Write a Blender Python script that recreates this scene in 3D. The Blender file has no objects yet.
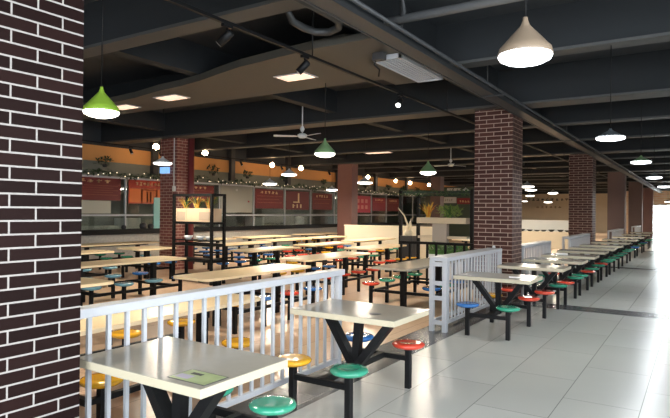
import bpy, bmesh, math, random
from mathutils import Matrix, Vector
random.seed(7)
PI = math.pi
scn = bpy.context.scene
COL = scn.collection

# ------------------------------------------------------------------ materials
MATS = {}
def mat(name, col, rough=0.5, metal=0.0, emit=None, es=0.0, spec=0.5, coat=0.0, noise=0.0, nscale=8.0, alpha=1.0):
    m = bpy.data.materials.new(name); m.use_nodes = True
    nt = m.node_tree; b = nt.nodes['Principled BSDF']
    b.inputs['Base Color'].default_value = (*col, 1)
    b.inputs['Roughness'].default_value = rough
    b.inputs['Metallic'].default_value = metal
    b.inputs['Specular IOR Level'].default_value = spec
    b.inputs['Coat Weight'].default_value = coat
    if emit:
        b.inputs['Emission Color'].default_value = (*emit, 1); b.inputs['Emission Strength'].default_value = es
    if alpha < 1: b.inputs['Alpha'].default_value = alpha
    if noise > 0:
        tc = nt.nodes.new('ShaderNodeTexCoord'); n = nt.nodes.new('ShaderNodeTexNoise')
        n.inputs['Scale'].default_value = nscale; n.inputs['Detail'].default_value = 4
        nt.links.new(tc.outputs['Object'], n.inputs['Vector'])
        r = nt.nodes.new('ShaderNodeMix'); r.data_type = 'RGBA'
        r.inputs[6].default_value = (*[c*(1-noise) for c in col], 1)
        r.inputs[7].default_value = (*[min(1, c*(1+noise)) for c in col], 1)
        nt.links.new(n.outputs['Fac'], r.inputs[0]); nt.links.new(r.outputs[2], b.inputs['Base Color'])
    MATS[name] = m
    return m

def M_(nt, op, a, b=None, c=None):
    n = nt.nodes.new('ShaderNodeMath'); n.operation = op
    for i, v in enumerate((a, b, c)):
        if v is None: continue
        if isinstance(v, (int, float)): n.inputs[i].default_value = v
        else: nt.links.new(v, n.inputs[i])
    return n.outputs[0]

def brick_mat(name, c1, c2, mortar, bw=0.28, bh=0.0705, ms=0.005, yoff=0.0, zoff=0.0, rough=0.45):
    m = bpy.data.materials.new(name); m.use_nodes = True; nt = m.node_tree; b = nt.nodes['Principled BSDF']
    g = nt.nodes.new('ShaderNodeNewGeometry'); s = nt.nodes.new('ShaderNodeSeparateXYZ')
    nt.links.new(g.outputs['Position'], s.inputs[0])
    u = M_(nt, 'ADD', s.outputs[0], s.outputs[1]); u = M_(nt, 'ADD', u, 40.0 + yoff)
    v = M_(nt, 'ADD', s.outputs[2], zoff)
    cb = nt.nodes.new('ShaderNodeCombineXYZ'); nt.links.new(u, cb.inputs[0]); nt.links.new(v, cb.inputs[1])
    t = nt.nodes.new('ShaderNodeTexBrick'); nt.links.new(cb.outputs[0], t.inputs['Vector'])
    t.inputs['Scale'].default_value = 1; t.inputs['Brick Width'].default_value = bw; t.inputs['Row Height'].default_value = bh
    t.inputs['Mortar Size'].default_value = ms; t.inputs['Mortar Smooth'].default_value = 0.1; t.inputs['Bias'].default_value = -0.1
    t.offset = 0.5
    t.inputs['Color1'].default_value = (*c1, 1); t.inputs['Color2'].default_value = (*c2, 1); t.inputs['Mortar'].default_value = (*mortar, 1)
    nt.links.new(t.outputs['Color'], b.inputs['Base Color'])
    bp = nt.nodes.new('ShaderNodeBump'); bp.inputs['Strength'].default_value = 0.5; bp.inputs['Distance'].default_value = 0.004
    nt.links.new(M_(nt, 'SUBTRACT', 1.0, t.outputs['Fac']), bp.inputs['Height']); nt.links.new(bp.outputs[0], b.inputs['Normal'])
    b.inputs['Roughness'].default_value = rough
    return m

def floor_mat():
    m = bpy.data.materials.new('floor_tiles'); m.use_nodes = True; nt = m.node_tree; b = nt.nodes['Principled BSDF']
    g = nt.nodes.new('ShaderNodeNewGeometry'); s = nt.nodes.new('ShaderNodeSeparateXYZ')
    nt.links.new(g.outputs['Position'], s.inputs[0]); X, Y = s.outputs[0], s.outputs[1]
    cb = nt.nodes.new('ShaderNodeCombineXYZ')
    nt.links.new(M_(nt, 'ADD', Y, 40*0.63 - 6.8 + 0.63*9), cb.inputs[0]); nt.links.new(M_(nt, 'ADD', X, 20*0.63 + 1.05), cb.inputs[1])
    def tile(c1, c2, mo):
        t = nt.nodes.new('ShaderNodeTexBrick'); nt.links.new(cb.outputs[0], t.inputs['Vector'])
        t.inputs['Scale'].default_value = 1; t.inputs['Brick Width'].default_value = 1.26; t.inputs['Row Height'].default_value = 0.63
        t.inputs['Mortar Size'].default_value = 0.0035; t.inputs['Mortar Smooth'].default_value = 0.2; t.inputs['Bias'].default_value = 0
        t.offset = 0.5
        t.inputs['Color1'].default_value = (*c1, 1); t.inputs['Color2'].default_value = (*c2, 1); t.inputs['Mortar'].default_value = (*mo, 1)
        return t
    ta = tile(AISLE1, AISLE2, (0.17, 0.17, 0.16)); th = tile(HALL1, HALL2, (0.30, 0.22, 0.16)); td = tile((0.075, 0.075, 0.077), (0.09, 0.09, 0.092), (0.03, 0.03, 0.03))
    def mix(f, a, c):
        r = nt.nodes.new('ShaderNodeMix'); r.data_type = 'RGBA'; nt.links.new(f, r.inputs[0]); nt.links.new(a, r.inputs[6]); nt.links.new(c, r.inputs[7]); return r.outputs[2]
    hall = M_(nt, 'LESS_THAN', X, -3.4)
    c = mix(hall, ta.outputs['Color'], th.outputs['Color'])
    def band(v, lo, hi): return M_(nt, 'MULTIPLY', M_(nt, 'GREATER_THAN', v, lo), M_(nt, 'LESS_THAN', v, hi))
    d = band(X, -3.4, -2.87)
    ba = band(Y, 10.6, 11.15)
    for lo in (19.7, 29.4, 39.0, 48.6): ba = M_(nt, 'MAXIMUM', ba, band(Y, lo, lo + 0.44))
    ba = M_(nt, 'MULTIPLY', ba, M_(nt, 'GREATER_THAN', X, -3.3))
    d = M_(nt, 'MAXIMUM', d, ba)
    c = mix(d, c, td.outputs['Color'])
    n = nt.nodes.new('ShaderNodeTexNoise'); n.inputs['Scale'].default_value = 1.3; n.inputs['Detail'].default_value = 5
    nt.links.new(g.outputs['Position'], n.inputs['Vector'])
    mm = nt.nodes.new('ShaderNodeMix'); mm.data_type = 'RGBA'; mm.blend_type = 'MULTIPLY'; mm.inputs[0].default_value = 1
    cr = nt.nodes.new('ShaderNodeMapRange'); cr.inputs['To Min'].default_value = 0.95; cr.inputs['To Max'].default_value = 1.05
    nt.links.new(n.outputs['Fac'], cr.inputs['Value']); nt.links.new(c, mm.inputs[6]); nt.links.new(cr.outputs[0], mm.inputs[7])
    nt.links.new(mm.outputs[2], b.inputs['Base Color'])
    b.inputs['Roughness'].default_value = 0.22
    r2 = nt.nodes.new('ShaderNodeMapRange'); r2.inputs['To Min'].default_value = 0.24; r2.inputs['To Max'].default_value = 0.30
    nt.links.new(n.outputs['Fac'], r2.inputs['Value']); b.inputs['Roughness'].default_value = 0.26
    return m

AISLE1, AISLE2 = (0.40, 0.40, 0.365), (0.45, 0.45, 0.415)
HALL1, HALL2 = (0.68, 0.47, 0.32), (0.74, 0.53, 0.37)

LW, LN = 95, 150
blackm = mat('black_steel', (0.006, 0.006, 0.0065), 0.5, 0.0, spec=0.2)
whitem = mat('white_painted_metal', (0.45, 0.46, 0.485), 0.42)
topm = mat('laminate_top', (0.36, 0.33, 0.27), 0.2, noise=0.06, nscale=14)
edgem = mat('laminate_edge', (0.50, 0.44, 0.32), 0.4)
woodm = mat('pale_wood_top', (0.84, 0.65, 0.40), 0.3, noise=0.08, nscale=6)
SEAT = {'y': mat('yellow_plastic', (0.70, 0.36, 0.02), 0.18, coat=0.4), 'b': mat('blue_plastic', (0.03, 0.14, 0.40), 0.18, coat=0.4),
        'r': mat('red_plastic', (0.56, 0.05, 0.025), 0.18, coat=0.4), 'g': mat('green_plastic', (0.03, 0.26, 0.16), 0.18, coat=0.4),
        't': mat('pale_blue_plastic', (0.18, 0.40, 0.50), 0.2, coat=0.3)}
CN = {'y': 'yellow', 'b': 'blue', 'r': 'red', 'g': 'green', 't': 'pale blue'}
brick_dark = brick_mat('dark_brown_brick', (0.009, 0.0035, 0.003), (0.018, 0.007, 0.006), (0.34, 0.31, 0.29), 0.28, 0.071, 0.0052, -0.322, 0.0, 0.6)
brick_dark.node_tree.nodes['Principled BSDF'].inputs['Specular IOR Level'].default_value = 0.1
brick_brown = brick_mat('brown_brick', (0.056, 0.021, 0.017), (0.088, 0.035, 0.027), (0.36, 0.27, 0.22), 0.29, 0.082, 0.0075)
brick_brown.node_tree.nodes['Principled BSDF'].inputs['Specular IOR Level'].default_value = 0.15
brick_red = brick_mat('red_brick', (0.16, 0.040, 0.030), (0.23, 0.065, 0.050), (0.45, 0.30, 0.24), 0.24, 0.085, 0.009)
brick_wall = brick_mat('orange_brick', (0.72, 0.45, 0.28), (0.80, 0.56, 0.38), (0.75, 0.65, 0.5), 0.6, 0.2, 0.02)
brown_col = mat('brown_paint', (0.135, 0.085, 0.078), 0.6, noise=0.1, nscale=3)
pink_col = mat('reddish_brown_cladding', (0.22, 0.105, 0.09), 0.5, noise=0.08, nscale=3)
ceil_m = mat('dark_ceiling_paint', (0.024, 0.028, 0.033), 0.8, noise=0.12, nscale=1.5)
edge_m = mat('beam_edge_strip', (0.05, 0.051, 0.05), 0.6)  # lighter grey for the strip along the bottom of each beam
beam_m = mat('grey_beam_paint', (0.009, 0.0115, 0.014), 0.8, noise=0.1, nscale=2)
soffit_m = mat('duct_board', (0.055, 0.052, 0.044), 0.6, noise=0.08, nscale=2)
orange_m = mat('orange_wall_paint', (0.55, 0.26, 0.08), 0.7, noise=0.1, nscale=2)
olive_m = mat('olive_grey_wall_paint', (0.15, 0.155, 0.125), 0.7, noise=0.15, nscale=2)
maroon_m = mat('maroon_print', (0.15, 0.022, 0.022), 0.5)
scarlet_m = mat('scarlet_print', (0.42, 0.05, 0.025), 0.45)
redp_m = mat('crimson_print', (0.25, 0.02, 0.03), 0.5)
gold_m = mat('gold_print', (0.75, 0.55, 0.30), 0.5)
orangep_m = mat('orange_print', (0.65, 0.16, 0.03), 0.5)
cream_m = mat('cream_panel', (0.56, 0.49, 0.37), 0.5, noise=0.05, nscale=2)
beige_m = mat('beige_wall_paint', (0.62, 0.52, 0.38), 0.6, noise=0.12, nscale=1)
white_p = mat('white_wall_paint', (0.70, 0.70, 0.67), 0.6)
stone_m = mat('grey_speckled_stone', (0.40, 0.38, 0.34), 0.5, noise=0.3, nscale=14)
steel_m = mat('brushed_steel', (0.45, 0.45, 0.44), 0.35, 0.8)
greyp_m = mat('grey_plinth', (0.33, 0.31, 0.29), 0.5)
dark_m = mat('dark_grey_plastic', (0.03, 0.03, 0.032), 0.5)
kit_m = mat('kitchen_wall_tile', (0.22, 0.22, 0.19), 0.4, noise=0.1, nscale=3)
cyan_m = mat('aqua_panel', (0.22, 0.50, 0.50), 0.4)
peach_m = mat('peach_planter_wood', (0.62, 0.44, 0.29), 0.5, noise=0.06)
taupe_m = mat('taupe_planter_inset', (0.40, 0.31, 0.23), 0.6)
leafo_m = mat('orange_leaf', (0.62, 0.26, 0.04), 0.5)
leafy_m = mat('yellow_leaf', (0.62, 0.42, 0.06), 0.5)
leafd_m = mat('dark_green_leaf', (0.02, 0.05, 0.018), 0.5)
leafg_m = mat('green_leaf', (0.045, 0.13, 0.03), 0.5, noise=0.3, nscale=20)
leafl_m = mat('light_green_leaf', (0.20, 0.30, 0.07), 0.5)
branch_m = mat('bleached_branch', (0.66, 0.58, 0.42), 0.6)
shade_beige = mat('beige_enamel', (0.22, 0.165, 0.115), 0.35)
shade_green = mat('lime_enamel', (0.30, 0.50, 0.05), 0.35)
shade_sage = mat('sage_enamel', (0.16, 0.28, 0.13), 0.35)
shade_slate = mat('slate_enamel', (0.10, 0.12, 0.13), 0.4)
shade_white = mat('white_enamel', (0.7, 0.72, 0.74), 0.35)
lampw = mat('lamp_glass_cool', (1, 1, 1), 0.4, emit=(0.90, 0.95, 1.0), es=5)
lampn = mat('lamp_glass_neutral', (1, 1, 1), 0.4, emit=(1.0, 0.93, 0.82), es=5)
bulbm = mat('warm_globe_glass', (1, 1, 1), 0.4, emit=(1.0, 0.66, 0.38), es=26)
panelm = mat('light_panel_diffuser', (1, 1, 1), 0.4, emit=(1.0, 0.62, 0.42), es=0.8)
ledm = mat('spot_lens', (1, 1, 1), 0.4, emit=(1.0, 0.97, 0.9), es=9)
fairy = mat('fairy_bulb', (1, 1, 1), 0.4, emit=(1.0, 0.85, 0.6), es=1.2)
kitlight = mat('kitchen_tube', (1, 1, 1), 0.4, emit=(1.0, 0.93, 0.8), es=22)
pipe_m = mat('painted_pipe', (0.028, 0.030, 0.032), 0.5)
outm = mat('pale_paving', (0.75, 0.75, 0.72), 0.8)
sticker_m = mat('printed_sticker', (0.36, 0.42, 0.20), 0.3, noise=0.45, nscale=9)
lilac_m = mat('lilac_print', (0.42, 0.38, 0.47), 0.3)
paper_m = mat('white_paper', (0.85, 0.85, 0.83), 0.5)
redpipe_m = mat('maroon_pipe_paint', (0.17, 0.03, 0.03), 0.5)
blueglow = mat('blue_backlit_plastic', (0.15, 0.35, 0.6), 0.4, emit=(0.25, 0.5, 0.9), es=0.7)
FL = floor_mat()
gl = bpy.data.materials.new('clear_glass'); gl.use_nodes = True
nt = gl.node_tree; nt.nodes.clear()
o_ = nt.nodes.new('ShaderNodeOutputMaterial'); mx = nt.nodes.new('ShaderNodeMixShader'); tr = nt.nodes.new('ShaderNodeBsdfTransparent'); gs = nt.nodes.new('ShaderNodeBsdfGlossy')
gs.inputs['Roughness'].default_value = 0.03; tr.inputs['Color'].default_value = (0.86, 0.9, 0.87, 1); mx.inputs[0].default_value = 0.1
nt.links.new(tr.outputs[0], mx.inputs[1]); nt.links.new(gs.outputs[0], mx.inputs[2]); nt.links.new(mx.outputs[0], o_.inputs[0])

ORD = 'first second third fourth fifth sixth seventh eighth ninth tenth'.split()
# ------------------------------------------------------------------ mesh helpers
class MB:
    def __init__(s): s.bm = bmesh.new(); s.mats = []
    def mi(s, m):
        if m is None: return 0
        if m not in s.mats: s.mats.append(m)
        return s.mats.index(m)
    def _new(s, before, m, bevel=0):
        fs = [f for f in s.bm.faces if f not in before]
        i = s.mi(m)
        for f in fs: f.material_index = i
    def box(s, x0, x1, y0, y1, z0, z1, m=None, bevel=0.0):
        r = bmesh.ops.create_cube(s.bm, size=1.0, matrix=Matrix.Translation(((x0+x1)/2, (y0+y1)/2, (z0+z1)/2)) @ Matrix.Diagonal((abs(x1-x0), abs(y1-y0), abs(z1-z0), 1)))
        vs = r['verts']; fs = {f for v in vs for f in v.link_faces}; i = s.mi(m)
        for f in fs: f.material_index = i
        if bevel > 0:
            es = {e for v in vs for e in v.link_edges}
            rr = bmesh.ops.bevel(s.bm, geom=list(es), offset=bevel, segments=2, affect='EDGES', profile=0.5)
            for f in rr['faces']: f.material_index = i
        return s
    def bar(s, a, b, w, h, m=None, up=(0, 0, 1)):
        a, b = Vector(a), Vector(b); d = b - a; L = d.length; d.normalize(); upv = Vector(up)
        if abs(d.dot(upv)) > 0.98: upv = Vector((0, 1, 0))
        sx = d.cross(upv).normalized(); sz = sx.cross(d).normalized()
        R = Matrix((sx, d, sz)).transposed().to_4x4()
        r = bmesh.ops.create_cube(s.bm, size=1.0, matrix=Matrix.Translation((a+b)/2) @ R @ Matrix.Diagonal((w, L, h, 1)))
        i = s.mi(m)
        for f in {f for v in r['verts'] for f in v.link_faces}: f.material_index = i
        return s
    def tube(s, pts, rad, m=None, seg=8, caps=True):
        pts = [Vector(q) for q in pts]; i = s.mi(m); rings = []
        rads = rad if isinstance(rad, (list, tuple)) else [rad]*len(pts)
        for k, q in enumerate(pts):
            d = (pts[min(k+1, len(pts)-1)] - pts[max(k-1, 0)]).normalized()
            u = Vector((0, 0, 1)) if abs(d.z) < 0.95 else Vector((1, 0, 0))
            x = d.cross(u).normalized(); y = x.cross(d).normalized()
            rings.append([s.bm.verts.new(q + rads[k]*(math.cos(2*PI*j/seg)*x + math.sin(2*PI*j/seg)*y)) for j in range(seg)])
        for a, b in zip(rings, rings[1:]):
            for j in range(seg):
                f = s.bm.faces.new((a[j], a[(j+1) % seg], b[(j+1) % seg], b[j])); f.material_index = i; f.smooth = True
        if caps:
            for rg in (rings[0], rings[-1]):
                f = s.bm.faces.new(rg); f.material_index = i
        return s
    def lathe(s, prof, m=None, seg=24, at=(0, 0, 0), closed=False):
        i = s.mi(m); at = Vector(at); rings = []
        for r, z in prof:
            if r <= 1e-6: rings.append([s.bm.verts.new(at + Vector((0, 0, z)))])
            else: rings.append([s.bm.verts.new(at + Vector((r*math.cos(2*PI*j/seg), r*math.sin(2*PI*j/seg), z))) for j in range(seg)])
        for a, b in zip(rings, rings[1:]):
            for j in range(seg):
                if len(a) == 1 and len(b) == 1: continue
                if len(a) == 1: vs = (a[0], b[j], b[(j+1) % seg])
                elif len(b) == 1: vs = (a[j], a[(j+1) % seg], b[0])
                else: vs = (a[j], a[(j+1) % seg], b[(j+1) % seg], b[j])
                f = s.bm.faces.new(vs); f.material_index = i; f.smooth = True
        return s
    def prism(s, poly, z0, z1, m=None):
        i = s.mi(m); lo = [s.bm.verts.new((x, y, z0)) for x, y in poly]; hi = [s.bm.verts.new((x, y, z1)) for x, y in poly]
        n = len(poly); fs = [s.bm.faces.new(lo), s.bm.faces.new(hi)]
        for k in range(n): fs.append(s.bm.faces.new((lo[k], lo[(k+1) % n], hi[(k+1) % n], hi[k])))
        for f in fs: f.material_index = i
        return s
    def blade(s, base, tip, w, bend, m=None, n=5):
        """a leaf: a curved, folded strip with thickness from base to tip"""
        i = s.mi(m); base, tip = Vector(base), Vector(tip); d = tip - base
        side = d.cross(Vector((0, 0, 1)));
        if side.length < 1e-4: side = Vector((1, 0, 0))
        side.normalize(); nrm = side.cross(d).normalized(); rows = []
        for k in range(n+1):
            t = k/n; c = base + d*t + Vector((0, 0, 1))*bend*math.sin(PI*t)
            ww = w*math.sin(PI*(0.12+0.86*t))**0.8*0.5 if t < 1 else w*0.04
            rows.append([s.bm.verts.new(c - side*ww), s.bm.verts.new(c + nrm*0.003 - Vector((0, 0, ww*0.4))), s.bm.verts.new(c + side*ww), s.bm.verts.new(c - nrm*0.003 - Vector((0, 0, ww*0.4)))])
        for a, b in zip(rows, rows[1:]):
            for j in range(4):
                f = s.bm.faces.new((a[j], a[(j+1) % 4], b[(j+1) % 4], b[j])); f.material_index = i; f.smooth = True
        return s
    def mesh(s, name, default=None):
        bmesh.ops.recalc_face_normals(s.bm, faces=s.bm.faces)
        me = bpy.data.meshes.new(name); s.bm.to_mesh(me); s.bm.free()
        ms = s.mats if s.mats and s.mats[0] is not None else [default]
        for m in ms: me.materials.append(m or default)
        return me

def put(name, me, parent=None, loc=(0, 0, 0), rotz=0.0, label=None, cat=None, group=None, kind=None):
    o = bpy.data.objects.new(name, me); COL.objects.link(o); o.location = loc; o.rotation_euler = (0, 0, rotz)
    if parent is not None: o.parent = parent
    if label: o['label'] = label
    if cat: o['category'] = cat
    if group: o['group'] = group
    if kind: o['kind'] = kind
    return o
def thing(name, label, cat, loc=(0, 0, 0), rotz=0.0, group=None, kind=None):
    return put(name, None, None, loc, rotz, label, cat, group, kind)
def struct(name, mb, m=None, label=None, parent=None):
    return put(name, mb.mesh(name, m), parent, kind='structure' if parent is None else None, label=label)

# ------------------------------------------------------------------ the setting
X0, X1, Y0, Y1, ZC = -19.0, 3.2, -4.0, 58.0, 4.4
struct('floor', MB().box(X0, X1, Y0, Y1, -0.15, 0.0, FL), label='large polished tiles, grey in the aisle and peach in the dining hall')
struct('ceiling', MB().box(X0, X1, Y0, Y1, ZC, ZC+0.15, ceil_m), label='dark painted concrete ceiling')
# right wall with a band of daylight windows (beyond the picture)
b = MB(); wins = [(y, y+5.6) for y in (-2.5,)]
b.box(X1, X1+0.25, Y0, Y1, 0, 0.9, white_p); b.box(X1, X1+0.25, Y0, Y1, 3.0, ZC, white_p)
ys = [Y0] + [v for w in wins for v in w] + [Y1]
for k in range(0, len(ys), 2): b.box(X1, X1+0.25, ys[k], ys[k+1], 0.9, 3.0, white_p)
struct('wall_right', b)
for k, (a, c) in enumerate(wins):
    b = MB()
    for y in (a, (a+c)/2 - 0.03, c - 0.06): b.box(X1+0.08, X1+0.14, y, y+0.06, 0.9, 3.0, steel_m)
    for z in (0.9, 2.94): b.box(X1+0.08, X1+0.14, a, c, z, z+0.06, steel_m)
    struct('window_%d' % (k+1), b)
b = MB().box(X0, X1, Y0-0.25, Y0, 0, 0.9, white_p); b.box(X0, X1, Y0-0.25, Y0, 3.2, ZC, white_p); b.box(X0, -3.2, Y0-0.25, Y0, 0.9, 3.2, white_p); b.box(2.4, X1, Y0-0.25, Y0, 0.9, 3.2, white_p)
struct('wall_rear', b, label='plain wall with a wide window opening behind the aisle')
b = MB()
for x in (-3.2, -0.4, 2.34): b.box(x, x+0.06, Y0-0.15, Y0-0.09, 0.9, 3.2, steel_m)
for z in (0.9, 3.14): b.box(-3.2, 2.4, Y0-0.15, Y0-0.09, z, z+0.06, steel_m)
struct('window_2', b)
# end wall with the bright doorway
DX0, DX1 = -3.26, -1.0
b = MB()
b.box(X0, -16.5, Y1, Y1+0.3, 0, ZC, olive_m)
b.box(-16.5, -6.2, Y1, Y1+0.3, 0, 3.6, beige_m); b.box(-16.5, -6.2, Y1, Y1+0.3, 3.6, ZC, ceil_m)
b.box(-6.2, -3.62, Y1, Y1+0.3, 0, 3.8, brick_wall); b.box(-6.2, X1, Y1, Y1+0.3, 3.8, ZC, ceil_m)
b.box(-3.62, DX1, Y1, Y1+0.3, 2.55, 3.8, brick_wall); b.box(DX1, X1, Y1, Y1+0.3, 0, 3.8, brick_wall)
struct('wall_end', b, label='end wall of pale orange brick with a bright doorway')
b = MB(); b.box(-3.62, -3.56, Y1-0.02, Y1+0.1, 0, 2.55, steel_m); b.box(-3.32, -3.26, Y1-0.02, Y1+0.1, 0, 2.55, steel_m)
b.box(DX1-0.06, DX1, Y1-0.02, Y1+0.1, 0, 2.55, steel_m); b.box(-3.62, DX1, Y1-0.02, Y1+0.1, 2.49, 2.55, steel_m)
d = struct('door_1', b, label='open doorway full of daylight at the end of the aisle')
put('side_pane', MB().box(-3.56, -3.32, Y1+0.02, Y1+0.04, 0, 2.49, gl).mesh('side_pane'), d)
struct('pavement', MB().box(-14, 12, Y1+0.3, Y1+26, -0.12, -0.02, outm), label='sunlit pale pavement outside the end doorway')

# greenery outside
t = thing('outdoor_tree', 'small yellow-green tree outside beside the bright doorway', 'tree', (-4.6, 63, -0.02))
put('trunk', MB().tube([(0, 0, 0), (0.03, 0, 0.8), (0, 0.05, 1.6)], [0.08, 0.06, 0.04], branch_m, 8).mesh('trunk'), t)
tree_b = MB()
# kitchen side
KX = -15.5; mull = [7.5, 9.55, 11.59, 13.7, 15.81, 17.8, 19.88, 21.86, 23.9, 25.85, 27.75, 29.55, 31.3, 33.2, 35.2]
b = MB().box(KX-0.2, KX, Y0, Y1, 0, 0.90, stone_m)
struct('wall_kitchen', b, label='low speckled grey stone wall under the kitchen windows')
struct('trim_1', MB().box(KX-0.25, KX+0.12, Y0, 35.2, 0.90, 1.06, blackm, 0.01), label='black counter ledge along the kitchen windows')
struct('wall_kitchen_upper', MB().box(KX-0.2, KX, Y0, Y1, 2.72, 3.17, olive_m), label='olive grey wall strip above the kitchen windows')
struct('wall_kitchen_band', MB().box(KX-0.2, KX+0.03, Y0, Y1, 3.17, 3.64, orange_m), label='orange painted wall band under the ceiling')
struct('wall_kitchen_top', MB().box(KX-0.2, KX, Y0, Y1, 3.64, ZC, ceil_m))
struct('wall_left', MB().box(X0-0.2, X0, Y0, Y1, 0, ZC, kit_m))
struct('wall_kitchen_near', MB().box(KX-0.2, KX, Y0, 7.5, 1.06, 2.72, kit_m))
struct('wall_kitchen_far', MB().box(KX-0.2, KX, 35.2, Y1, 0.9, 2.72, olive_m))
for k, (a, c) in enumerate(zip(mull, mull[1:])):
    b = MB(); b.box(KX-0.03, KX+0.04, a-0.022, a+0.022, 1.06, 2.72, whitem); b.box(KX-0.03, KX+0.04, a, c, 2.66, 2.72, whitem); b.box(KX-0.02, KX+0.03, a, c, 1.48, 1.53, whitem)
    w = struct('window_%d' % (k+3), b, label='tall glazed kitchen window bay with a white frame')
    put('glass_pane', MB().box(KX-0.005, KX+0.005, a+0.022, c-0.022, 1.06, 2.66, gl).mesh('glass_pane'), w)
for k, y in enumerate((12.55, 16.3, 19.9, 24.0, 28.0, 32.0)):
    struct('pillar', MB().box(KX, KX+0.16, y, y+0.22, 2.85, 4.4, dark_m), label='short dark post across the orange wall band')
for _ in range(420):
    d = Vector((random.gauss(0, 1), random.gauss(0, 1), random.gauss(0, 1))).normalized(); p = Vector((0, 0, 1.7))+Vector((d.x*0.75, d.y*0.7, d.z*0.85))*random.uniform(0.3, 1)
    tree_b.blade(p, p+d*0.22, 0.12, 0.02, leafl_m, 3)
put('crown', tree_b.mesh('crown'), bpy.data.objects['outdoor_tree'])
# columns
def column(name, x0, x1, y0, y1, m, label, h=ZC):
    return struct(name, MB().box(x0, x1, y0, y1, 0, h, m), label=label)
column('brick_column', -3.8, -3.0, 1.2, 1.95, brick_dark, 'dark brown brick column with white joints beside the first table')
column('brick_column', -3.77, -3.02, 10.95, 11.65, brick_brown, 'brown brick column at the end of the second white fence')
column('brick_column', -3.77, -3.02, 20.6, 21.3, brick_brown, 'brown brick column farther down the aisle')
column('painted_column', -3.77, -3.02, 30.25, 30.95, brown_col, 'plain brown column, first one past the brick ones')
column('painted_column', -3.77, -3.02, 39.9, 40.6, brown_col, 'plain brown column, second one past the brick ones')
column('painted_column', -3.77, -3.02, 49.6, 50.3, pink_col, 'plain reddish column beside the bright doorway')
column('brick_column', -13.07, -12.38, 10.95, 11.5, brick_red, 'red brick column behind the black plant shelf')
column('painted_column', -13.17, -12.45, 20.6, 21.1, pink_col, 'plain reddish brown column in front of the kitchen windows')
column('painted_column', -13.0, -12.4, 30.25, 30.8, brown_col, 'far brown column by the kitchen stalls')
# beams
bb = [10.7+3.217*k if k % 3 == 0 else 10.9+3.217*k for k in range(-3, 15)]
for y in bb:
    big = abs((y-10.7)/9.651 - round((y-10.7)/9.651)) < 0.01
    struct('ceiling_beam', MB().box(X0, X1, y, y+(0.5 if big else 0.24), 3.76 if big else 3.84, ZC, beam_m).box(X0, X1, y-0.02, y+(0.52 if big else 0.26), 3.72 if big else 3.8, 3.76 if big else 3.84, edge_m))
for x, w in ((-12.9, 0.3), (-7.1, 0.22), (-3.6, 0.36), (0.9, 0.24)):
    struct('ceiling_beam', MB().box(x, x+w, Y0, Y1, 3.92, ZC, beam_m))
# duct board with wavy near edge
poly = [(-3.7, 5.93), (-4.3, 5.97), (-4.8, 6.03), (-5.64, 6.15), (-6.2, 6.3), (-6.8, 6.48), (-7.4, 6.6), (-8.0, 6.66), (-8.9, 6.85), (-10.3, 7.0), (-12.6, 7.0), (-12.6, 7.65), (-3.7, 7.65)]
t = thing('air_duct', 'flat grey-brown air duct board with a wavy edge under the ceiling', 'air duct')
put('duct_board', MB().prism(poly, 3.79, 3.90, soffit_m).mesh('duct_board'), t)
put('duct_branch', MB().box(-4.05, -3.1, 5.7, 8.0, 3.70, 3.79, soffit_m, 0.01).mesh('duct_branch'), t)
for k, (x, y, l) in enumerate(((-5.3, 7.05, 'square recessed light panel in the air duct nearer the track lights'), (-8.28, 7.18, 'square recessed light panel in the air duct between the other two'), (-9.9, 7.35, 'square recessed light panel in the air duct beside the lime lamp'))):
    t = thing('ceiling_light', l, 'ceiling light', (x, y, 3.785), group='light panels in the duct')
    put('frame', MB().box(-0.3, 0.3, -0.19, 0.19, -0.006, 0.004, whitem).mesh('frame'), t)
    put('diffuser', MB().box(-0.26, 0.26, -0.15, 0.15, -0.014, -0.006, panelm).mesh('diffuser'), t)
t = thing('ceiling_light', 'lone light panel far back under the hall ceiling', 'ceiling light', (-9.6, 17.66, 3.79))
put('frame', MB().box(-0.5, 0.5, -0.19, 0.19, -0.006, 0.004, whitem).mesh('frame'), t)
put('diffuser', MB().box(-0.45, 0.45, -0.15, 0.15, -0.014, -0.006, panelm).mesh('diffuser'), t)
# diffuser grille
t = thing('air_vent', 'long white slatted air vent in the duct beside the ceiling pipes', 'air vent', (-3.36, 7.08, 3.667))
b = MB(); b.box(-0.20, -0.17, -0.7, 0.7, -0.03, 0.03, whitem); b.box(0.17, 0.20, -0.7, 0.7, -0.03, 0.03, whitem); b.box(-0.2, 0.2, -0.7, -0.67, -0.03, 0.03, whitem); b.box(-0.2, 0.2, 0.67, 0.7, -0.03, 0.03, whitem)
put('frame', b.mesh('frame'), t)
put('backing', MB().box(-0.17, 0.17, -0.67, 0.67, 0.0, 0.02, dark_m).mesh('backing'), t)
sl = MB()
sl = MB().box(-0.011, 0.011, -0.67, 0.67, -0.022, 0.0, whitem).mesh('slat')
for k in range(6): put('slat', sl, t, (-0.13+0.052*k, 0, 0))
b = MB().box(-0.08, 0.08, -0.05, 0.05, -0.06, 0.04, dark_m, 0.01); b.tube([(-0.05, 0, -0.03), (-0.08, 0.02, -0.1), (-0.02, 0.05, -0.16), (-0.05, 0.08, -0.24)], 0.012, blackm)
put('valve_box', b.mesh('valve_box'), t, (-0.05, -0.80, 0))
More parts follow.
